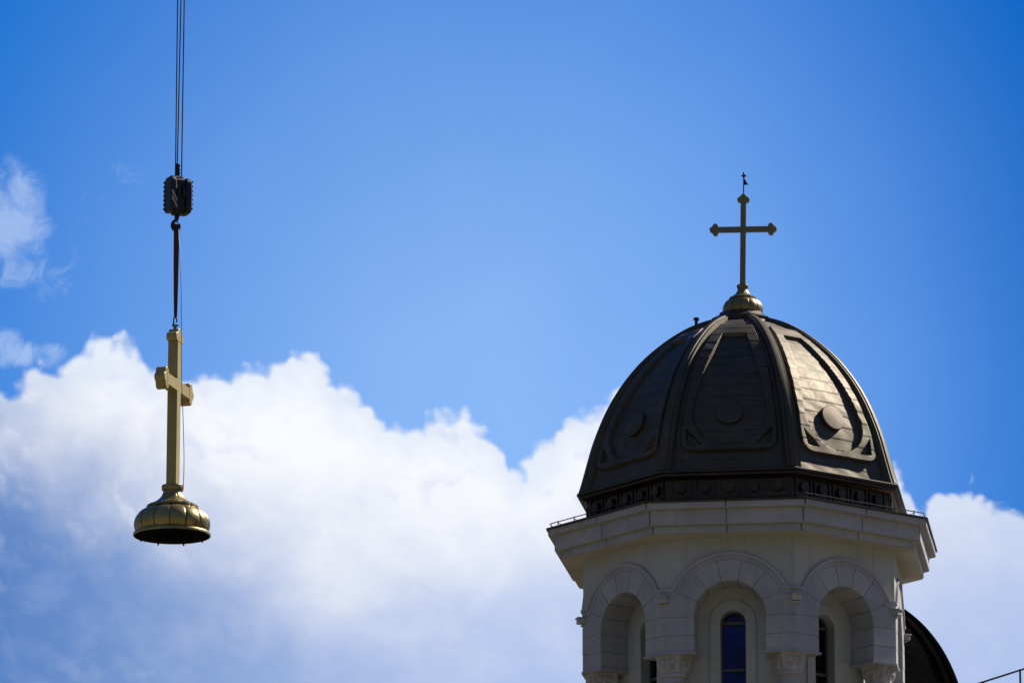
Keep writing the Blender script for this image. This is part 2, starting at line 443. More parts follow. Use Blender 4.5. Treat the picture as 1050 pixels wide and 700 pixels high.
def gore_mesh():
    nu, nv = 170, 300
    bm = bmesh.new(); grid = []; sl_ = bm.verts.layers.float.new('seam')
    SS = [LTOT * j / nv for j in range(nv + 1)]
    HW = np.array([hw_at(s) for s in SS])[:, None]
    UU = np.linspace(-1, 1, nu + 1)[None, :] * HW
    VV = np.array(SS)[:, None] + np.zeros_like(UU)
    DO, DI = sdf_np(UU, VV, OUT), sdf_np(UU, VV, INN)
    DD = np.maximum(DO, -DI)
    for t in TRI: DD = np.maximum(DD, -sdf_np(UU, VV, t))
    for j, s in enumerate(SS):
        r, z = at_arc(s); nr, nz = normal_at(s); ap = r * C8
        row = []
        for i in range(nu + 1):
            u = float(UU[j, i]); d = float(DD[j, i]); di = float(DI[j, i])
            e = .012
            fr = 1 - sstep(-e, e, d)
            off = .5 if d < 0 else (.0 if di < 0 else .27)
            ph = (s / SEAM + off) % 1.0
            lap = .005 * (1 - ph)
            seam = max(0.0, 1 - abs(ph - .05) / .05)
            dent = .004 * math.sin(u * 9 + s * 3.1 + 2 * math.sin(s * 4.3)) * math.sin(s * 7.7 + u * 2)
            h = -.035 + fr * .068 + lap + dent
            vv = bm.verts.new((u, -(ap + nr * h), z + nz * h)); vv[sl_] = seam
            row.append(vv)
        grid.append(row)
    for j in range(nv):
        for i in range(nu):
            bm.faces.new((grid[j][i], grid[j][i + 1], grid[j + 1][i + 1], grid[j + 1][i]))
    return bm
def disc_mesh():
    bm = bmesh.new()
    s = arc_of(454.5); r, z = at_arc(s); nr, nz = normal_at(s)
    o = Vector((0, -r * C8, z)); n = Vector((0, -nr, nz)); t = Vector((0, nz, nr)); x = Vector((1, 0, 0))
    rad = 14.0 * S
    prof = [(rad * .97, -.12), (rad, -.01), (rad * .985, .03), (rad * .95, .04), (rad * .5, .05), (.004, .053)]
    rings = []
    for rr, h in prof:
        rings.append([bm.verts.new(o + n * h + x * rr * math.cos(a) + t * rr * math.sin(a)) for a in (2 * math.pi * k / 40 for k in range(40))])
    for A, B in zip(rings, rings[1:]):
        for i in range(40): bm.faces.new((A[i], A[(i + 1) % 40], B[(i + 1) % 40], B[i]))
    bm.faces.new(rings[-1])
    return bm
def rib_mesh():
    """rib along the corner line at theta = 0 (pointing to -Y)"""
    bm = bmesh.new(); rings = []
    n = 70
    for j in range(n + 1):
        s = LTOT * j / n
        r, z = at_arc(s)
        r0, z0 = at_arc(s - .03); r1, z1 = at_arc(s + .03)
        l = math.hypot(r1 - r0, z1 - z0); nr, nz = (z1 - z0) / l, -(r1 - r0) / l
        w = (7.6 - 3.4 * s / LTOT) * S
        pts = [(-w * 1.25, -9 * S), (-w, -.2 * S), (-w * .95, 1.3 * S), (-w * .52, 1.3 * S), (-w * .45, 2.6 * S), (0, 2.9 * S), (w * .45, 2.6 * S), (w * .52, 1.3 * S), (w * .95, 1.3 * S), (w, -.2 * S), (w * 1.25, -9 * S)]
        rings.append([bm.verts.new((u, -(r + nr * h), z + nz * h)) for u, h in pts])
    for A, B in zip(rings, rings[1:]):
        for i in range(len(A) - 1): bm.faces.new((A[i], A[i + 1], B[i + 1], B[i]))
    bm.faces.new(rings[0]); bm.faces.new(rings[-1])
    return bm
def ring8(bm, prof, a0=R(22.5), cap=True):
    lathe(bm, prof, 8, a0, cap=cap)
ME = {}
def shared(name, fn, mat, smooth=False, var=''):
    key = name + var
    if key not in ME and any(k.startswith(name) and name in ('dome_panel', 'dome_rib', 'panel_disc') for k in ME):
        src = next(v for k, v in ME.items() if k.startswith(name))
        me = src.copy(); me.materials[0] = mat; ME[key] = me
    if key not in ME:
        bm = fn(); bmesh.ops.recalc_face_normals(bm, faces=bm.faces)
        me = bpy.data.meshes.new(name); bm.to_mesh(me); bm.free(); me.materials.append(mat)
        if smooth:
            for p in me.polygons: p.use_smooth = True
            me.set_sharp_from_angle(angle=R(smooth))
        ME[key] = me
    return ME[key]
def orient_out(key):
    pass
def build_dome(root, zb, k=1.0, sheet='bronze', trim='bronze_dark', discs=True):
    """ribbed eight-gore dome with springing at zb; k scales it"""
    bm = bmesh.new()
    rel = lambda y: (ZT(y) - Z0) * k
    # springing lip
    ring8(bm, [(150 * S * k, rel(509)), (172 * S * k, rel(514.8)), (176.5 * S * k, rel(515.6)), (177.5 * S * k, rel(516.4)), (177.5 * S * k, rel(518.4)),
               (174.5 * S * k, rel(519.2)), (174.5 * S * k, rel(521.6)), (171 * S * k, rel(522.4)), (168 * S * k, rel(524)), (140 * S * k, rel(524.3))])
    dome = obj('dome', bm, M[trim], root, loc=(0, 0, zb))
    for i in range(8):
        a = i * math.pi / 4
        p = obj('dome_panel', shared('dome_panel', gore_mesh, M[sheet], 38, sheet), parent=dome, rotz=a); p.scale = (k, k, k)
        if discs: p = obj('panel_disc', shared('panel_disc', disc_mesh, M[sheet], 30, sheet), parent=dome, rotz=a); p.scale = (k, k, k)
        p = obj('dome_rib', shared('dome_rib', rib_mesh, M[sheet], 30, sheet), parent=dome, rotz=a + R(22.5)); p.scale = (k, k, k)
    bm = bmesh.new()
    ring8(bm, [(20 * S * k, rel(338)), (34 * S * k, rel(334.5)), (33 * S * k, rel(332.3)), (32 * S * k, rel(332)), (32 * S * k, rel(328.5)), (30 * S * k, rel(327.5)), (24 * S * k, rel(324.5)), (23 * S * k, rel(321.8)), (19 * S * k, rel(321.3))])
    obj('dome_cap', bm, M[trim], dome)
    return dome
def drum_mesh(k=1.0):
    bm = bmesh.new()
    z = lambda y: (ZT(y) - Z0) * k
    ring8(bm, [(165 * S * k, z(560)), (165 * S * k, z(523)), (120 * S * k, z(522))])
    ring8(bm, [(167.5 * S * k, z(556)), (168 * S * k, z(546)), (165.4 * S * k, z(544.5)), (120 * S * k, z(545))])
    ap = 165 * S * k * C8
    for f in range(8):
        rot = Matrix.Rotation(f * math.pi / 4, 3, 'Z')
        fm = lambda u, zz, d: rot @ Vector((u, -d, zz))
        for i in range(-2, 3):
            cx, cz = i * 24.4 * S * k, z(532.5)
            h = 10.6 * S * k; q = 8.6 * S * k
            prism(bm, [(cx - h, cz - h), (cx + h, cz - h), (cx + h, cz + h), (cx - h, cz + h)], ap - .03, ap + .03 * k, fm,
                  [[(cx - q, cz - q), (cx + q, cz - q), (cx + q, cz + q), (cx - q, cz + q)]])
            c5 = [(cx + 5.2 * S * k * math.cos(t), cz + 5.2 * S * k * math.sin(t)) for t in (2 * math.pi * n / 20 for n in range(20))]
            prism(bm, c5, ap - .03, ap + .075 * k, fm)
    return bm

# ------------------------------------------------------------------ gilded base and crosses
def onion_profile(u):
    P = [(8, 503), (11, 503), (11.4, 501.5), (11.4, 498.8), (11, 498), (8, 498)]
    body = [(9.6, 503), (9.7, 504), (9.9, 505.5), (10.6, 507.5), (11.8, 509.5), (13.6, 511.6), (15.6, 513.4), (18.2, 515.2), (21.5, 516.9), (24.3, 517.8), (26.6, 519.0), (26.8, 520.6), (26.0, 521.6), (25.4, 521.9), (28.2, 522.6),
            (31.5, 524.2), (34, 526.1), (36.2, 528.6), (37.9, 531.4), (39, 534.6), (39.3, 537.6), (39, 540.4), (38.2, 543), (36.9, 545.2)]
    return P, body
def onion(root, name, ux, uy, y0, zref, mat, ring=True):
    """gilded onion base: radii times ux metres, heights from y0 times uy metres"""
    col, body = onion_profile(1)
    Z = lambda y: zref + (y0 - y) * uy
    bm = bmesh.new()
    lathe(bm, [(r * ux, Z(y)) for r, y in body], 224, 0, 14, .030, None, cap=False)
    o = obj(name, bm, mat, root, smooth=28)
    bm = bmesh.new(); lathe(bm, [(r * ux, Z(y)) for r, y in col], 40)
    obj('collar', bm, mat, o, smooth=30)
    if not ring: return o
    bm = bmesh.new()
    rng = [(36.5, 544.6), (37.4, 545.2), (39.4, 546.6), (39.8, 547.4), (39.8, 549.2), (39.4, 549.6), (38.9, 549.5), (38.7, 548.8), (30, 548.6)]
    lathe(bm, [(r * ux, Z(y)) for r, y in rng], 72)
    obj('base_ring', bm, mat, o, smooth=30)
    return o
def cross_mesh(w, t, h, zc, L, lob):
    """cross in the XZ plane: post width w, thickness t, height h, bar at zc, half bar L, lobe size lob"""
    bm = bmesh.new()
    def ext(poly, tt):
        prism(bm, poly, -tt / 2, tt / 2, lambda u, z, d: Vector((u, d, z)))
    hw = w / 2
    ext([(-hw, 0), (hw, 0), (hw, zc - hw), (L - lob, zc - hw), (L - lob, zc + hw), (hw, zc + hw), (hw, h - lob), (-hw, h - lob), (-hw, zc + hw), (-L + lob, zc + hw), (-L + lob, zc - hw), (-hw, zc - hw)], t)
    # trefoil ends, slightly thicker so that no faces coincide
    tre = []
    r = lob * .56
    def arc(cx, cz, a0, a1):
        return [(cx + r * math.cos(R(a0 + (a1 - a0) * i / 8)), cz + r * math.sin(R(a0 + (a1 - a0) * i / 8))) for i in range(9)]
    tre = [(hw, -lob * .75)] + arc(hw + r * .15, -lob * .20, -60, 75) + arc(0, lob * .36, 10, 170)[0:9] + arc(-hw - r * .15, -lob * .20, 105, 240) + [(-hw, -lob * .75)]
    for rot in (0, 1, 2):
        pts = []
        for x, z in tre:
            if rot == 0: pts.append((x, h - lob * .9 + z))
            elif rot == 1: pts.append((L - lob * .9 + z, zc - x))
            else: pts.append((-L + lob * .9 - z, zc + x))
        ext(pts, t + .012)
    return bm

# ------------------------------------------------------------------ church tower
TX = unproj(AXX, 560, YT).x
ROT = R(-7.65)
tower = thing('church_tower', 'pale stone church tower with arched windows, large dark ribbed dome and gold cross on top', 'church tower', (TX, YT, 0))
tower.rotation_euler = (0, 0, ROT)
AO, AI = 158 * S, 124 * S             # outer face of the arcade, inner wall (apothems)
HWO = AO * T8
zS, zSpr, zPier = ZT(583.4), ZT(662.0), ZT(698.0)
RO, RV, RH = 36 * S, 57 * S, 64.5 * S
def arcpts(r, a0, a1, n, cz=zSpr):
    """angles from the vertical, degrees, positive to the right"""
    return [(r * math.sin(R(a0 + (a1 - a0) * i / n)), cz + r * math.cos(R(a0 + (a1 - a0) * i / n))) for i in range(n + 1)]
def fmap(u, z, d):
    if abs(u) >= HWO - .004: u = math.copysign(d * T8 - .0015, u)
    return Vector((u, -d, z))
# inner wall with window openings
WR, ZW = 13 * S, ZT(623 + 26.0 + 13.5)       # window half width, spring of the window head
z_low = zPier - 4.6
wbm = bmesh.new()
hwi = AI * T8
for f in range(8):
    rot = Matrix.Rotation(f * math.pi / 4, 3, 'Z')
    def wm(u, z, d, rot=rot):
        if abs(u) >= hwi - .004: u = math.copysign(d * T8, u)
        return rot @ Vector((u, -d, z))
    hole = [(WR, z_low + 1.6)] + [(x, z) for x, z in reversed(arcpts(WR, -90, 90, 20, ZW))] + [(-WR, z_low + 1.6)]
    prism(wbm, [(-hwi, z_low), (hwi, z_low), (hwi, zS + .2), (-hwi, zS + .2)], AI, AI - 16 * S, wm, [hole])
    # raised surround
    SR = 23 * S
    sur = [(SR, z_low + 1.4)] + [(x, z) for x, z in reversed(arcpts(SR, -90, 90, 24, ZW))] + [(-SR, z_low + 1.4)]
    hol = [(WR - .004, z_low + 1.6)] + [(x, z) for x, z in reversed(arcpts(WR - .004, -90, 90, 24, ZW))] + [(-WR + .004, z_low + 1.6)]
    prism(wbm, sur, AI + .035, AI - .05, wm, [hol])
    for sg in (-1, 1):                       # small drain holes beside the window head
        c = [(sg * 24 * S + .022 * math.cos(t), ZT(619.6 + 26) + .022 * math.sin(t)) for t in (2 * math.pi * n / 10 for n in range(10))]
    for yy, dz in ((636, 0), (668, 0)):      # course ledges
        zz = ZT(yy + 26)
        for sg in (-1, 1):
            pts = [(sg * SR, zz), (sg * hwi * .985, zz), (sg * hwi * .985, zz + .012), (sg * SR, zz + .012)]
            prism(wbm, pts, AI + .008, AI - .02, wm)
obj('wall', wbm, M['plaster'], tower)
# lower shaft of the tower
bm = bmesh.new()
ring8(bm, [(AO / C8 + .02, 0), (AO / C8 + .02, z_low - .35), (AO / C8 + .16, z_low - .33), (AO / C8 + .2, z_low - .1), (AO / C8 + .1, z_low), (.5, z_low + .01)])
obj('tower_shaft', bm, M['stone'], tower)
# windows
def win_frame():
    bm = bmesh.new(); d = AI - 11 * S
    f = lambda u, z, dd: Vector((u, -dd, z))
    o_ = [(WR + .03, z_low + 1.5)] + list(reversed(arcpts(WR + .03, -90, 90, 20, ZW))) + [(-WR - .03, z_low + 1.5)]
    i_ = [(WR - .035, z_low + 1.64)] + list(reversed(arcpts(WR - .035, -90, 90, 20, ZW))) + [(-WR + .035, z_low + 1.64)]
    prism(bm, o_, d + .03, d - .04, f, [i_])
    for yy in (637, 684):
        zz = ZT(yy + 24)
        prism(bm, [(-WR, zz - .03), (WR, zz - .03), (WR, zz + .03), (-WR, zz + .03)], d + .036, d - .03, f)
    return bm
def win_pane():
    bm = bmesh.new(); d = AI - 12.2 * S
    o_ = [(WR, z_low + 1.55)] + list(reversed(arcpts(WR, -90, 90, 20, ZW))) + [(-WR, z_low + 1.55)]
    prism(bm, o_, d, d - .012, lambda u, z, dd: Vector((u, -dd, z)))
    return bm
for f in range(8):
    w = obj('window', shared('window_frame', win_frame, M['frame']), parent=tower, rotz=f * math.pi / 4)
    obj('pane', shared('window_pane', win_pane, M['glass' if f == 0 else 'dark_glass'], var='' if f == 0 else '_dark'), parent=w)
# arcade
def spandrel_mesh():
    bm = bmesh.new(); r = RO + .02
    o_ = [(-HWO, zPier + .03), (-r, zPier + .03)] + arcpts(r, -90, 90, 28) + [(r, zPier + .03), (HWO, zPier + .03), (HWO, zS + .05), (-HWO, zS + .05)]
    prism(bm, o_, AO, AI - .02, fmap)
    return bm
G = .008
def arch_mesh():
    bm = bmesh.new(); fr = AO + .016
    ang = [-65, -39, -13, 13, 39, 65]
    for a0, a1 in zip(ang, ang[1:]):
        gi, go = math.degrees(G / RO), math.degrees(G / RV)
        o_ = arcpts(RO, a0 + gi, a1 - gi, 8) + list(reversed(arcpts(RV, a0 + go, a1 - go, 8)))
        prism(bm, o_, fr + random.uniform(-.003, .003), AI + .012, fmap)
    gi, go = math.degrees(G / RO), math.degrees(G / RV)
    hB = 21 * S
    for sg in (-1, 1):
        o_ = arcpts(RO, 65 + gi, 90, 8) + [(RO, zSpr + G), (HWO, zSpr + G), (HWO, zSpr + hB)] + [(math.sqrt(RV * RV - hB * hB), zSpr + hB)] + arcpts(RV, 65.5 + go, 65 + go, 1)
        prism(bm, [(sg * x, z) for x, z in o_], fr, AI + .012, fmap)
        ys = [662, 680.5, 697.0]
        for ya, yb in zip(ys, ys[1:]):
            za, zb = ZT(ya) - G, ZT(yb) + G
            prism(bm, [(sg * RO, zb), (sg * HWO, zb), (sg * HWO, za), (sg * RO, za)], fr + random.uniform(-.003, .003), AI + .012, fmap)
        # thin impost slab under the pier
        x0 = RO - 2.2 * S
        prism(bm, [(sg * x0, zPier - .02), (sg * HWO, zPier - .02), (sg * HWO, zPier + .025), (sg * x0, zPier + .025)], fr + .02, AI + .005, fmap)
    return bm
def hood_mesh():
    bm = bmesh.new(); hB = 21 * S; t = RH - RV
    aI = math.degrees(math.acos(hB / RV)); aO = math.degrees(math.acos((hB + t) / RH))
    for r0, r1, pr in ((RV + .004, RV + t * .72, .022), (RV + t * .66, RH, .05)):
        f0 = (r0 - RV) / t; f1 = (r1 - RV) / t
        b0, b1 = hB + f0 * t, hB + f1 * t
        a0 = math.degrees(math.acos(b0 / r0)); a1 = math.degrees(math.acos(b1 / r1))
        o_ = [(-HWO, zSpr + b0)] + arcpts(r0, -a0, a0, 36) + [(HWO, zSpr + b0), (HWO, zSpr + b1)] + arcpts(r1, a1, -a1, 36) + [(-HWO, zSpr + b1)]
        # loop order: bottom edge left to right, then top edge right to left
        o_ = [(-HWO, zSpr + b0)] + arcpts(r0, -a0, a0, 36) + [(HWO, zSpr + b0), (HWO, zSpr + b1)] + list(arcpts(r1, a1, -a1, 36)) + [(-HWO, zSpr + b1)]
        prism(bm, o_, AO + pr, AO - .03, fmap)
    return bm
for f in range(8):
    a = f * math.pi / 4
    obj('spandrel', shared('spandrel', spandrel_mesh, M['plaster']), parent=tower, rotz=a)
    ar = obj('arch', shared('arch', arch_mesh, M['stone']), parent=tower, rotz=a, bevel=.006)
    obj('hood_mould', shared('hood_mould', hood_mesh, M['stone']), parent=ar)
# corbels and columns stand at the corners
def corbel_mesh():
    bm = bmesh.new(); rc = HWO / math.sin(R(22.5)); z = ZT(645.5)
    box(bm, (0, -(rc + .02), z), (9.5 * S, 10 * S, 5.2 * S))
    box(bm, (0, -(rc + .03), z + 3.1 * S), (11 * S, 12 * S, 1.2 * S))
    box(bm, (0, -(rc - .03), z - 4.2 * S), (8 * S, 7 * S, 1.6 * S))
    return bm
rcol = 152 * S
def shaft_mesh():
    bm = bmesh.new(); r = 11 * S
    lathe(bm, [(r * 1.0, z_low + .34), (r, z_low + 1.5), (r * .97, ZT(718.5))], 32)
    bmesh.ops.translate(bm, vec=(0, -rcol, 0), verts=bm.verts)
    return bm
def capital_mesh():
    bm = bmesh.new(); z1 = zPier - .02; z0 = ZT(719.5); n = 64
    def sq(t, h, e):
        # rounded square of half size h; e=1 square, 0 circle
        c, s_ = math.cos(t), math.sin(t); m_ = max(abs(c), abs(s_))
        k = (1 - e) + e / m_
        return h * k * c, h * k * s_
    rows = []
    hA = 14.2 * S
    spec = [(11.2 * S, 0, 0, 0), (13.0 * S, 0, .01, 0), (13.4 * S, 0, .035, 0), (12.8 * S, 0, .06, 0), (11.6 * S, 0, .068, 0)]
    for i in range(15):
        f = i / 14
        spec.append((11.6 * S + (13.3 * S - 11.6 * S) * f ** 1.4, f ** .8, .07 + f * (15.5 * S - .0), 1))
    top = spec[-1][2]
    spec += [(13.2 * S, 1, top + .01, 0), (14.2 * S, 1, top + .02, 0), (14.2 * S, 1, (z1 - z0), 0)]
    for h, e, dz, lf in spec:
        row = []
        for k in range(n):
            t = 2 * math.pi * k / n + math.pi / 4 * 0
            x, y = sq(t, h, e)
            if lf:
                f = (dz - .07) / (15.5 * S)
                # carved leaves and a rosette on every face
                leaf = .5 + .5 * math.cos(8 * t)
                b = .034 * leaf * math.sin(min(1, f * 1.2) * math.pi) - .036 * math.exp(-((f - .45) / .2) ** 2) * (.5 - .5 * math.cos(8 * t))
                q = 1 + b / h; x *= q; y *= q
            row.append(bm.verts.new((x, y - rcol, z0 + dz)))
        rows.append(row)
    for A, B in zip(rows, rows[1:]):
        for i in range(n): bm.faces.new((A[i], A[(i + 1) % n], B[(i + 1) % n], B[i]))
    bm.faces.new(rows[0]); bm.faces.new(rows[-1])
    zr = z0 + .07 + 11.2 * S
    for q in range(4):
        rot = Matrix.Rotation(q * math.pi / 2, 4, 'Z')
        for dx in (-5.2, 0, 5.2):
            for j in range(5):
                a = 2 * math.pi * j / 5
                r = bmesh.ops.create_icosphere(bm, subdivisions=1, radius=.034)
                p = Vector((dx * S + .034 * math.cos(a), -13.3 * S, zr - z0 + .034 * math.sin(a)))
                bmesh.ops.translate(bm, vec=(rot @ p) + Vector((0, -rcol, z0)), verts=r['verts'])
    return bm
def colbase_mesh():
    bm = bmesh.new(); r = 11 * S
    lathe(bm, [(r * 1.35, .12), (r * 1.4, .18), (r * 1.3, .24), (r * 1.1, .26), (r * 1.18, .31), (r * 1.05, .35)], 32)
    box(bm, (0, 0, .06), (r * 2.9, r * 2.9, .125))
    bmesh.ops.translate(bm, vec=(0, -rcol, z_low), verts=bm.verts)
    return bm
for f in range(8):
    a = f * math.pi / 4 + R(22.5)
    obj('corbel', shared('corbel', corbel_mesh, M['corbel']), parent=tower, rotz=a, bevel=.008)
    c = obj('column', shared('column_shaft', shaft_mesh, M['stone'], 30), parent=tower, rotz=a)
    obj('capital', shared('capital', capital_mesh, M['carved'], 35), parent=c)
    obj('column_base', shared('column_base', colbase_mesh, M['stone'], 30), parent=c)
# cornice of jointed blocks
bm = bmesh.new()
for f in range(8):
    rot = Matrix.Rotation(f * math.pi / 4, 3, 'Z')
    for ro, y0, y1 in ((208, 553.8, 560.3), (201, 560.3, 575.3), (194.5, 575.3, 582.8)):
        a1 = ro * S * C8; a0 = 140 * S
        def cm(u, z, d, rot=rot, a1=a1):
            if abs(u) > .5: u = math.copysign(d * T8 - .017, u)
            return rot @ Vector((u, -d, z))
        for lo, hi in ((-1, -.010), (.010, 1)):
            zt_, zb_ = ZT(y0) - .002, ZT(y1) + .002
            j = random.uniform(-.004, .004)
            prism(bm, [(lo, zb_), (hi, zb_), (hi, zt_), (lo, zt_)], a1 + j, a0, cm)
o = obj('cornice', bm, M['stone'], tower, bevel=.01)
bm = bmesh.new()                                                    # backing behind the joints
ring8(bm, [(100 * S, ZT(554.4)), (205 * S, ZT(554.4)), (205 * S, ZT(560)), (198.5 * S, ZT(560.6)), (198.5 * S, ZT(575)), (191.5 * S, ZT(575.6)), (191.5 * S, ZT(582.2)), (100 * S, ZT(582.2))])
obj('cornice_core', bm, M['carved'], tower)
bm = bmesh.new()
ring8(bm, [(110 * S, ZT(582.6)), (193.2 * S, ZT(582.9)), (193.2 * S, ZT(583.6)), (110 * S, ZT(583.7))])
obj('soffit', bm, M['soffit'], tower)
bm = bmesh.new()
ring8(bm, [(150 * S, ZT(549)), (168 * S, ZT(550.5)), (208.5 * S, ZT(552.2)), (209.8 * S, ZT(552.6)), (209.8 * S, ZT(554.6)), (208.6 * S, ZT(554.7)), (206 * S, ZT(553.5)), (150 * S, ZT(553.6))])
obj('cornice_flashing', bm, M['bronze_dark'], tower)
# snow rail along the cornice edge
bm = bmesh.new()
rr = 205.5 * S; zr = ZT(553.4) + 5.5 * S
cor = [Vector((rr * math.sin(R(22.5 + 45 * i)), -rr * math.cos(R(22.5 + 45 * i)), zr)) for i in range(8)]
for i in range(8):
    a, b = cor[i], cor[(i + 1) % 8]
    tube(bm, [a, b], .011, 6)
    for j in range(6):
        p = a.lerp(b, (j + .5) / 6)
        tube(bm, [p + Vector((0, 0, .02)), p - Vector((0, 0, 6 * S))], .011, 6)
        n_ = Vector((p.x, p.y, 0)).normalized()
        tube(bm, [p + Vector((0, 0, -.02)), p - n_ * .16 - Vector((0, 0, 5 * S))], .008, 5)
obj('snow_rail', bm, M['black'], tower)
# drum and dome
drum = obj('drum', drum_mesh(), M['bronze_dark'], tower, loc=(0, 0, Z0))
dome = build_dome(tower, Z0)
# small vent on the dome
bm = bmesh.new(); h0 = 0
lathe(bm, [(.035, -.1), (.035, .09), (.06, .10), (.06, .145), (.04, .155)], 14)
o = obj('vent_pipe', bm, M['bronze_dark'], tower)
ra, za = at_arc(arc_of(338.5))
th = R(-67.5)
o.location = (ra * math.sin(th), -ra * math.cos(th), Z0 + za + .05)
# gilded finial, cross, weather vane
fin = onion(tower, 'finial', .535 * S, .665 * S, 549.5, ZT(325.2), M['gold_old'], False)
zc0 = ZT(292)
cr = obj('cross', cross_mesh(5.8 * S, 4.6 * S, ZT(199.5) - zc0, ZT(235.5) - zc0, 35 * S, 5.5 * S), M['gilt_old'], tower, loc=(1.9 * S, 0, zc0), bevel=.008)
cr.rotation_euler = (0, R(1.1), 0)
fin.location = (1.7 * S, 0, 0)
bm = bmesh.new()
hz = ZT(199.5) - zc0
tube(bm, [(0, 0, hz - .05), (0, 0, hz + 21 * S)], .013, 8)
lathe(bm, [(.008, hz + 18.2 * S), (.05, hz + 19.6 * S), (.055, hz + 20.4 * S), (.012, hz + 21 * S), (.028, hz + 22.2 * S), (.004, hz + 24.6 * S)], 12)
prism(bm, [(.0, hz + 10.4 * S), (5.0 * S, hz + 10.4 * S), (3.6 * S, hz + 12 * S), (1.2 * S, hz + 16.5 * S), (.0, hz + 17.2 * S)], -.012, .012, lambda u, z, d: Vector((u, d, z)))
obj('weather_vane', bm, M['black'], cr)

# ------------------------------------------------------------------ smaller domed chapel behind, right
K2, Y2 = .83, 124.0
c2 = unproj(874, 700, Y2)
chapel = thing('domed_chapel', 'smaller dark bronze dome rising behind the right edge of the pale tower', 'church', (c2.x, Y2, 0))
chapel.rotation_euler = (0, 0, ROT)
# the 43 degree point of the profile (R 77, y 354) must fall at image y 629
zb2 = unproj(933, 630, Y2).z - (ZT(354.5) - Z0) * K2
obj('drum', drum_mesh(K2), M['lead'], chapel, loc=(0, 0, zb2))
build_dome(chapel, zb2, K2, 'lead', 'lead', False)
bm = bmesh.new()
ring8(bm, [(178 * S * K2, 0), (178 * S * K2, zb2 - 1.0), (190 * S * K2, zb2 - .9), (190 * S * K2, zb2 - .6), (120 * S * K2, zb2 - .5)])
obj('wall', bm, M['stone'], chapel)

# ------------------------------------------------------------------ railing over an unseen, enlarged roof deck, bottom right
ra_ = unproj(996, 699.6, 120.0); rb_ = unproj(1046, 689.6, 118.2)
dr = (rb_ - ra_); dr.z = 0
zrail = (ra_.z + rb_.z) / 2
u_ = dr.normalized(); n_ = Vector((-u_.y, u_.x, 0))
rail = thing('railing', 'black metal railing at the lower right corner below the clouds', 'railing', (ra_.x, ra_.y, zrail - 1.05))
L_ = dr.length
sp = L_ * 38 / 50
bm = bmesh.new(); tube(bm, [u_ * -4.0 + Vector((0, 0, 1.05)), u_ * 9 + Vector((0, 0, 1.05))], .022, 8)
obj('top_rail', bm, M['black'], rail)
bm = bmesh.new(); tube(bm, [u_ * -4.0 + Vector((0, 0, .52)), u_ * 9 + Vector((0, 0, .52))], .016, 8)
obj('lower_rail', bm, M['black'], rail)
pm = None
for i in range(int((-3.9 - L_ * 12 / 50) / sp), int((8.9 - L_ * 12 / 50) / sp) + 1):
    p = u_ * (L_ * 12 / 50 + i * sp)
    if pm is None:
        bm = bmesh.new(); tube(bm, [(0, 0, 0), (0, 0, 1.05)], .022, 8); box(bm, (0, 0, .01), (.1, .1, .02))
        o = obj('post', bm, M['black'], rail, loc=p); pm = o.data
    else: obj('post', pm, parent=rail, loc=p)
bm = bmesh.new()
rot = Matrix.Rotation(math.atan2(u_.y, u_.x), 4, 'Z')
Hh = zrail - 1.05
box(bm, (u_ * 2.5 + n_ * 7.5 + Vector((0, 0, Hh / 2 - .15))), (13.6, 15.4, Hh - .3), rot)
box(bm, (u_ * 2.5 + n_ * 7.5 + Vector((0, 0, Hh - .15))), (14.0, 15.8, .3), rot)
obj('unseen_bounce_wing', bm, M['concrete'], None, loc=(ra_.x, ra_.y, 0))  # deck below the view, enlarged and pale to bounce light onto the soffit
tag(bpy.data.objects['unseen_bounce_wing'], 'unseen flat roofed wing under the black railing, enlarged and pale to bounce light', 'church wing')

# ------------------------------------------------------------------ hoisted cross
YH = 112.0
pb = unproj(176.3, 549.5, YH)
SH = (unproj(226, 520, YH).x - unproj(126, 520, YH).x) / 100
VH = (unproj(176, 340, YH).z - unproj(176, 540, YH).z) / 200        # metres of height in one photo unit
hc = thing('hoisted_cross', 'gold cross on an onion shaped base hanging from the crane hook in mid air', 'cross', pb)
ob = onion(hc, 'onion_base', SH, VH, 549.5, 0, M['gold'])
bm = bmesh.new()                                                      # steel carrier seen from below
zz = .30 * VH
lathe(bm, [(38.85 * SH, zz), (38.85 * SH, zz + .008)], 64)
for sx, sy, lx, ly in ((0, .16, .95, .07), (0, -.16, .95, .07), (.16, 0, .07, .95), (-.16, 0, .07, .95)):
    box(bm, (sx, sy, zz - .03), (lx, ly, .055 if lx > ly else .045))
for a in range(8):
    t = a * math.pi / 4 + .3
    tube(bm, [(.68 * math.sin(t), .68 * math.cos(t), zz), (.68 * math.sin(t), .68 * math.cos(t), -.06)], .018, 8)
obj('mounting_frame', bm, M['tar'], hc)
hz0 = (549.5 - 500) * VH
hh = (549.5 - 337.5) * VH - hz0
zbar = (549.5 - 396.5) * VH - hz0
crs = obj('cross', cross_mesh(12.4 * SH, 10.6 * SH, hh, zbar, 48 * SH, 8.8 * SH), M['gold_paint'], hc, loc=(0, 0, hz0), bevel=.012)
# bar axis: the left end is near the camera
crs.rotation_euler = (0, 0, R(90 - 18.6 + 3.5))
bm = bmesh.new()
tube(bm, [(0.0 + .06 * math.cos(t), 0, hh + .045 + .07 * math.sin(t)) for t in (2 * math.pi * i / 16 for i in range(17))], .018, 8, caps=False)
obj('lifting_eye', bm, M['steel'], crs)

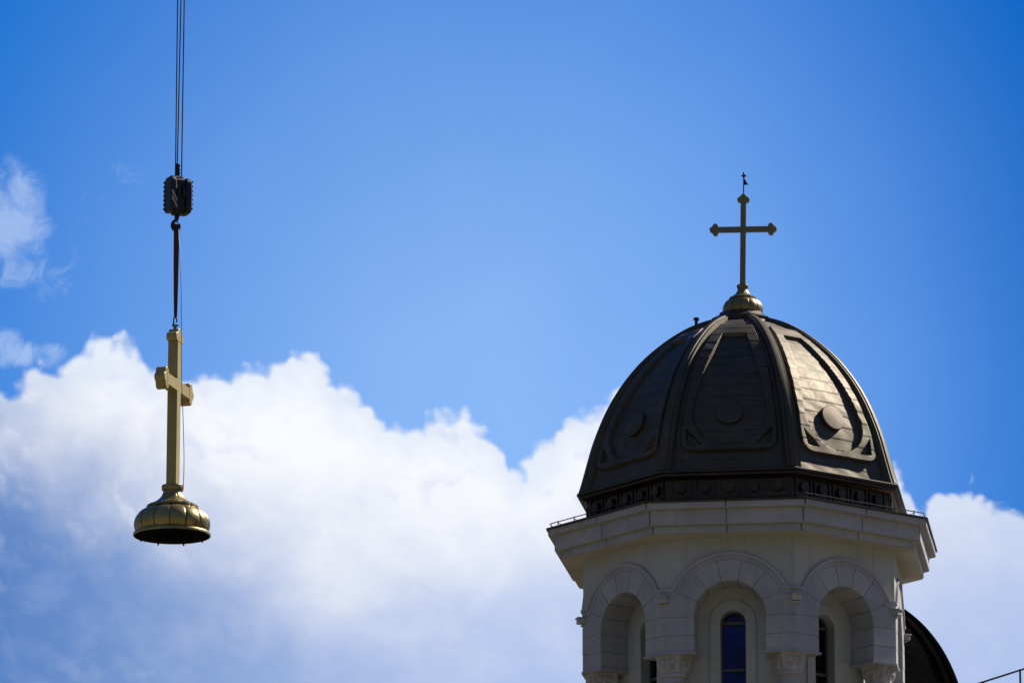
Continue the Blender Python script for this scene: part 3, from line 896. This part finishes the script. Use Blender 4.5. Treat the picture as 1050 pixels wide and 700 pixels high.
# ------------------------------------------------------------------ sling, hook block, ropes
top = unproj(179.4, 336.0, YH); hookp = unproj(181.2, 233.0, YH)
bm = bmesh.new()
t0 = unproj(181.0, 229.5, YH); t1 = unproj(180.0, 325.5, YH)
def strap(bm, a, b, w0, w1, th, off):
    d = (b - a); n = 14
    rows = []
    for i in range(n + 1):
        f = i / n; p = a + d * f
        w = w0 + (w1 - w0) * f + .012 * math.sin(f * math.pi) ; x = off * (1 - .25 * f)
        ry = .3 * math.sin(f * 3)
        ex, ey = Vector((math.cos(ry), math.sin(ry), 0)), Vector((-math.sin(ry), math.cos(ry), 0))
        rows.append([bm.verts.new(p + ex * (x + sx * w / 2) + ey * sy * th / 2) for sx, sy in ((-1, -1), (1, -1), (1, 1), (-1, 1))])
    for A, B in zip(rows, rows[1:]):
        for i in range(4): bm.faces.new((A[i], A[(i + 1) % 4], B[(i + 1) % 4], B[i]))
    bm.faces.new(rows[0]); bm.faces.new(rows[-1])
strap(bm, t0 - top, t1 - top, .085, .045, .022, -.014)
strap(bm, t0 - top + Vector((0, .04, 0)), t1 - top + Vector((0, .03, 0)), .08, .04, .022, .014)
sl = obj('lifting_sling', bm, M['sling'], None, loc=top)
tag(sl, 'dark red webbing sling stretched between the crane hook and the hanging gold cross', 'sling')
bm = bmesh.new()
sc_ = unproj(179.7, 329.3, YH) - top
tube(bm, [sc_ + Vector((.035 * math.cos(t), 0, .085 * math.sin(t))) for t in (math.pi * (-.1 + 1.2 * i / 14) for i in range(15))] + [sc_ + Vector((-.04, 0, -.10))], .016, 8)
tube(bm, [sc_ + Vector((-.07, 0, -.09)), sc_ + Vector((.07, 0, -.09))], .018, 8)
obj('shackle', bm, M['steel'], sl)

bc = unproj(182.6, 200, YH)
SB = SH
blk = thing('hook_block', 'dark crane hook block with diagonal white stripes on its left cheek', 'hook block', bc)
zpx = lambda y: (200 - y) * VH
xpx = lambda x: (x - 182.6) * SB
def cheek(bm, x0, x1, pts, y0, y1):
    prism(bm, pts, y0, y1, lambda u, z, d: Vector((u, d, z)))
# block seen nearly edge on: two thick cheek weights either side of the sheaves
BR = R(28)
body = bmesh.new()
def cheek_poly(w, zt, zb):
    return [(-w * .62, zt), (w * .62, zt), (w * .92, zt - .10), (w, zt - .28), (w * .98, zb + .16), (w * .8, zb + .02), (w * .3, zb), (-w * .3, zb), (-w * .8, zb + .02), (-w * .98, zb + .16), (-w, zt - .28), (-w * .92, zt - .10)]
zt_, zb_ = zpx(182), zpx(219.5)
rotb = Matrix.Rotation(BR, 3, 'Z')
def bmap(off): return lambda u, z, d: rotb @ Vector((d, u, z))
prism(body, cheek_poly(.22, zt_, zb_), -.235, -.115, bmap(0))
prism(body, cheek_poly(.22, zt_ - .02, zb_ - .015), .10, .235, bmap(0))
b_ = obj('cheek_weight', body, M['navy'], blk, bevel=.03)
bm = bmesh.new()
for sx in (-.06, .06):
    c = [(.205 * math.cos(t), (zt_ + zb_) / 2 + .05 + .205 * math.sin(t)) for t in (2 * math.pi * n / 28 for n in range(28))]
    prism(bm, c, sx - .04, sx + .04, bmap(0))
prism(bm, [(-.14, zt_ - .08), (-.05, zt_ + .03), (.05, zt_ + .03), (.14, zt_ - .08), (.15, zb_ + .12), (.10, zb_ - .03), (-.10, zb_ - .03), (-.15, zb_ + .12)], -.11, .095, bmap(0))
obj('sheave', bm, M['black'], blk, bevel=.008)
bolt = None                                                          # bolts on the outer sides
for sx in (-1, 1):
    for k in range(7):
        for yy in (-.16, .16):
            zz = zb_ + .10 + k * (zt_ - zb_ - .2) / 6
            p0 = rotb @ Vector((sx * .245, yy, zz))
            if bolt is None:
                bm = bmesh.new(); tube(bm, [rotb @ Vector((-.014, 0, 0)), rotb @ Vector((.014, 0, 0))], .022, 6)
                bolt = obj('bolt', bm, M['black'], blk, loc=p0).data
            else: obj('bolt', bolt, parent=blk, loc=p0)
bm = bmesh.new()                                                     # hazard stripes on the near edge of the left cheek
for k in range(2):
    z0_ = zb_ + .10 + k * .13
    w = .05
    yf = -.2225
    pts = [(-.228, z0_ + .15), (-.228, z0_ + .22), (-.122, z0_ + .03), (-.122, z0_ - .04)]
    vs_ = []
    for dd in (-.225, -.205):
        vs_.append([bm.verts.new(rotb @ Vector((x, dd, z))) for x, z in pts])
    A, B = vs_
    bm.faces.new(A); bm.faces.new(list(reversed(B)))
    for i in range(4): bm.faces.new((A[i], B[i], B[(i + 1) % 4], A[(i + 1) % 4]))
obj('hazard_stripe', bm, M['white'], blk)
bm = bmesh.new()
tube(bm, [Vector((xpx(181.6), 0, zpx(218))), Vector((xpx(181.6), 0, zpx(225)))], .05, 12)
hcx, hcz = xpx(181.0), zpx(231.5)
hk = []
for i in range(25):
    a = R(105 - 300 * i / 24)
    hk.append(Vector((hcx - .072 * math.cos(a), 0, hcz + .10 * math.sin(a))))
hk = [Vector((xpx(181.6), 0, zpx(224)))] + hk
tube(bm, hk, [.042] + [.025 + .020 * math.sin(math.pi * i / 24) for i in range(25)], 10)
tube(bm, [Vector((hcx - .05, .0, hcz + .10)), Vector((hcx + .055, .0, hcz + .05))], .012, 6)
obj('hook', bm, M['black'], blk, smooth=40)
bm = bmesh.new()
prism(bm, [(-.05, zpx(183)), (.05, zpx(183)), (.038, zpx(167.5)), (-.038, zpx(167.5))], -.035, .035, lambda u, z, d: Vector((u + xpx(181.8), d, z)))
for yy in (170, 173.5, 177): tube(bm, [Vector((xpx(181.8) - .06, -.02, zpx(yy))), Vector((xpx(181.8) + .06, -.02, zpx(yy)))], .016, 6)
obj('wedge_socket', bm, M['black'], blk, bevel=.006)

# the three falls of hoist rope, running up out of the picture to the crane
ropes = [('leftmost of the three thin dark hoist ropes above the hook block', 179.9, 184, 182.2, 0, .10),
         ('middle one of the three hoist ropes, ending in the wedge socket on the block', 181.9, 168, 185.6, 0, .0),
         ('rightmost of the three thin dark hoist ropes above the hook block', 186.1, 184, 189.0, 0, -.06)]
for lab, xb, yb, xt, yt, dy in ropes:
    a = unproj(xb, yb, YH + dy); b = unproj(xt, yt, YH + dy)
    e = a + (b - a) * 4.2
    bm = bmesh.new(); tube(bm, [Vector((0, 0, 0)), e - a], .0135, 8)
    tag(obj('hoist_rope', bm, M['rope'], None, loc=a), lab, 'rope', 'hoist ropes of the crane')
# thin guide line down past the cross
gp = [unproj(184.2, 238, YH - .1), unproj(185.6, 290, YH - .45), unproj(185.9, 345, YH - .55), unproj(186.1, 385, YH - .55), unproj(187.6, 425, YH - .5), unproj(188.7, 470, YH - .35), unproj(187.9, 501, YH - .02)]
gp[0] = unproj(182.8, 235, YH - .05)
bm = bmesh.new(); tube(bm, [p - gp[0] for p in catmull([tuple(p) for p in gp], 5) for p in (Vector(p),)], .0075, 6)
tag(obj('guide_line', bm, M['rope'], None, loc=gp[0]), 'thin guide line running from the hook past the hanging cross to its base', 'rope')
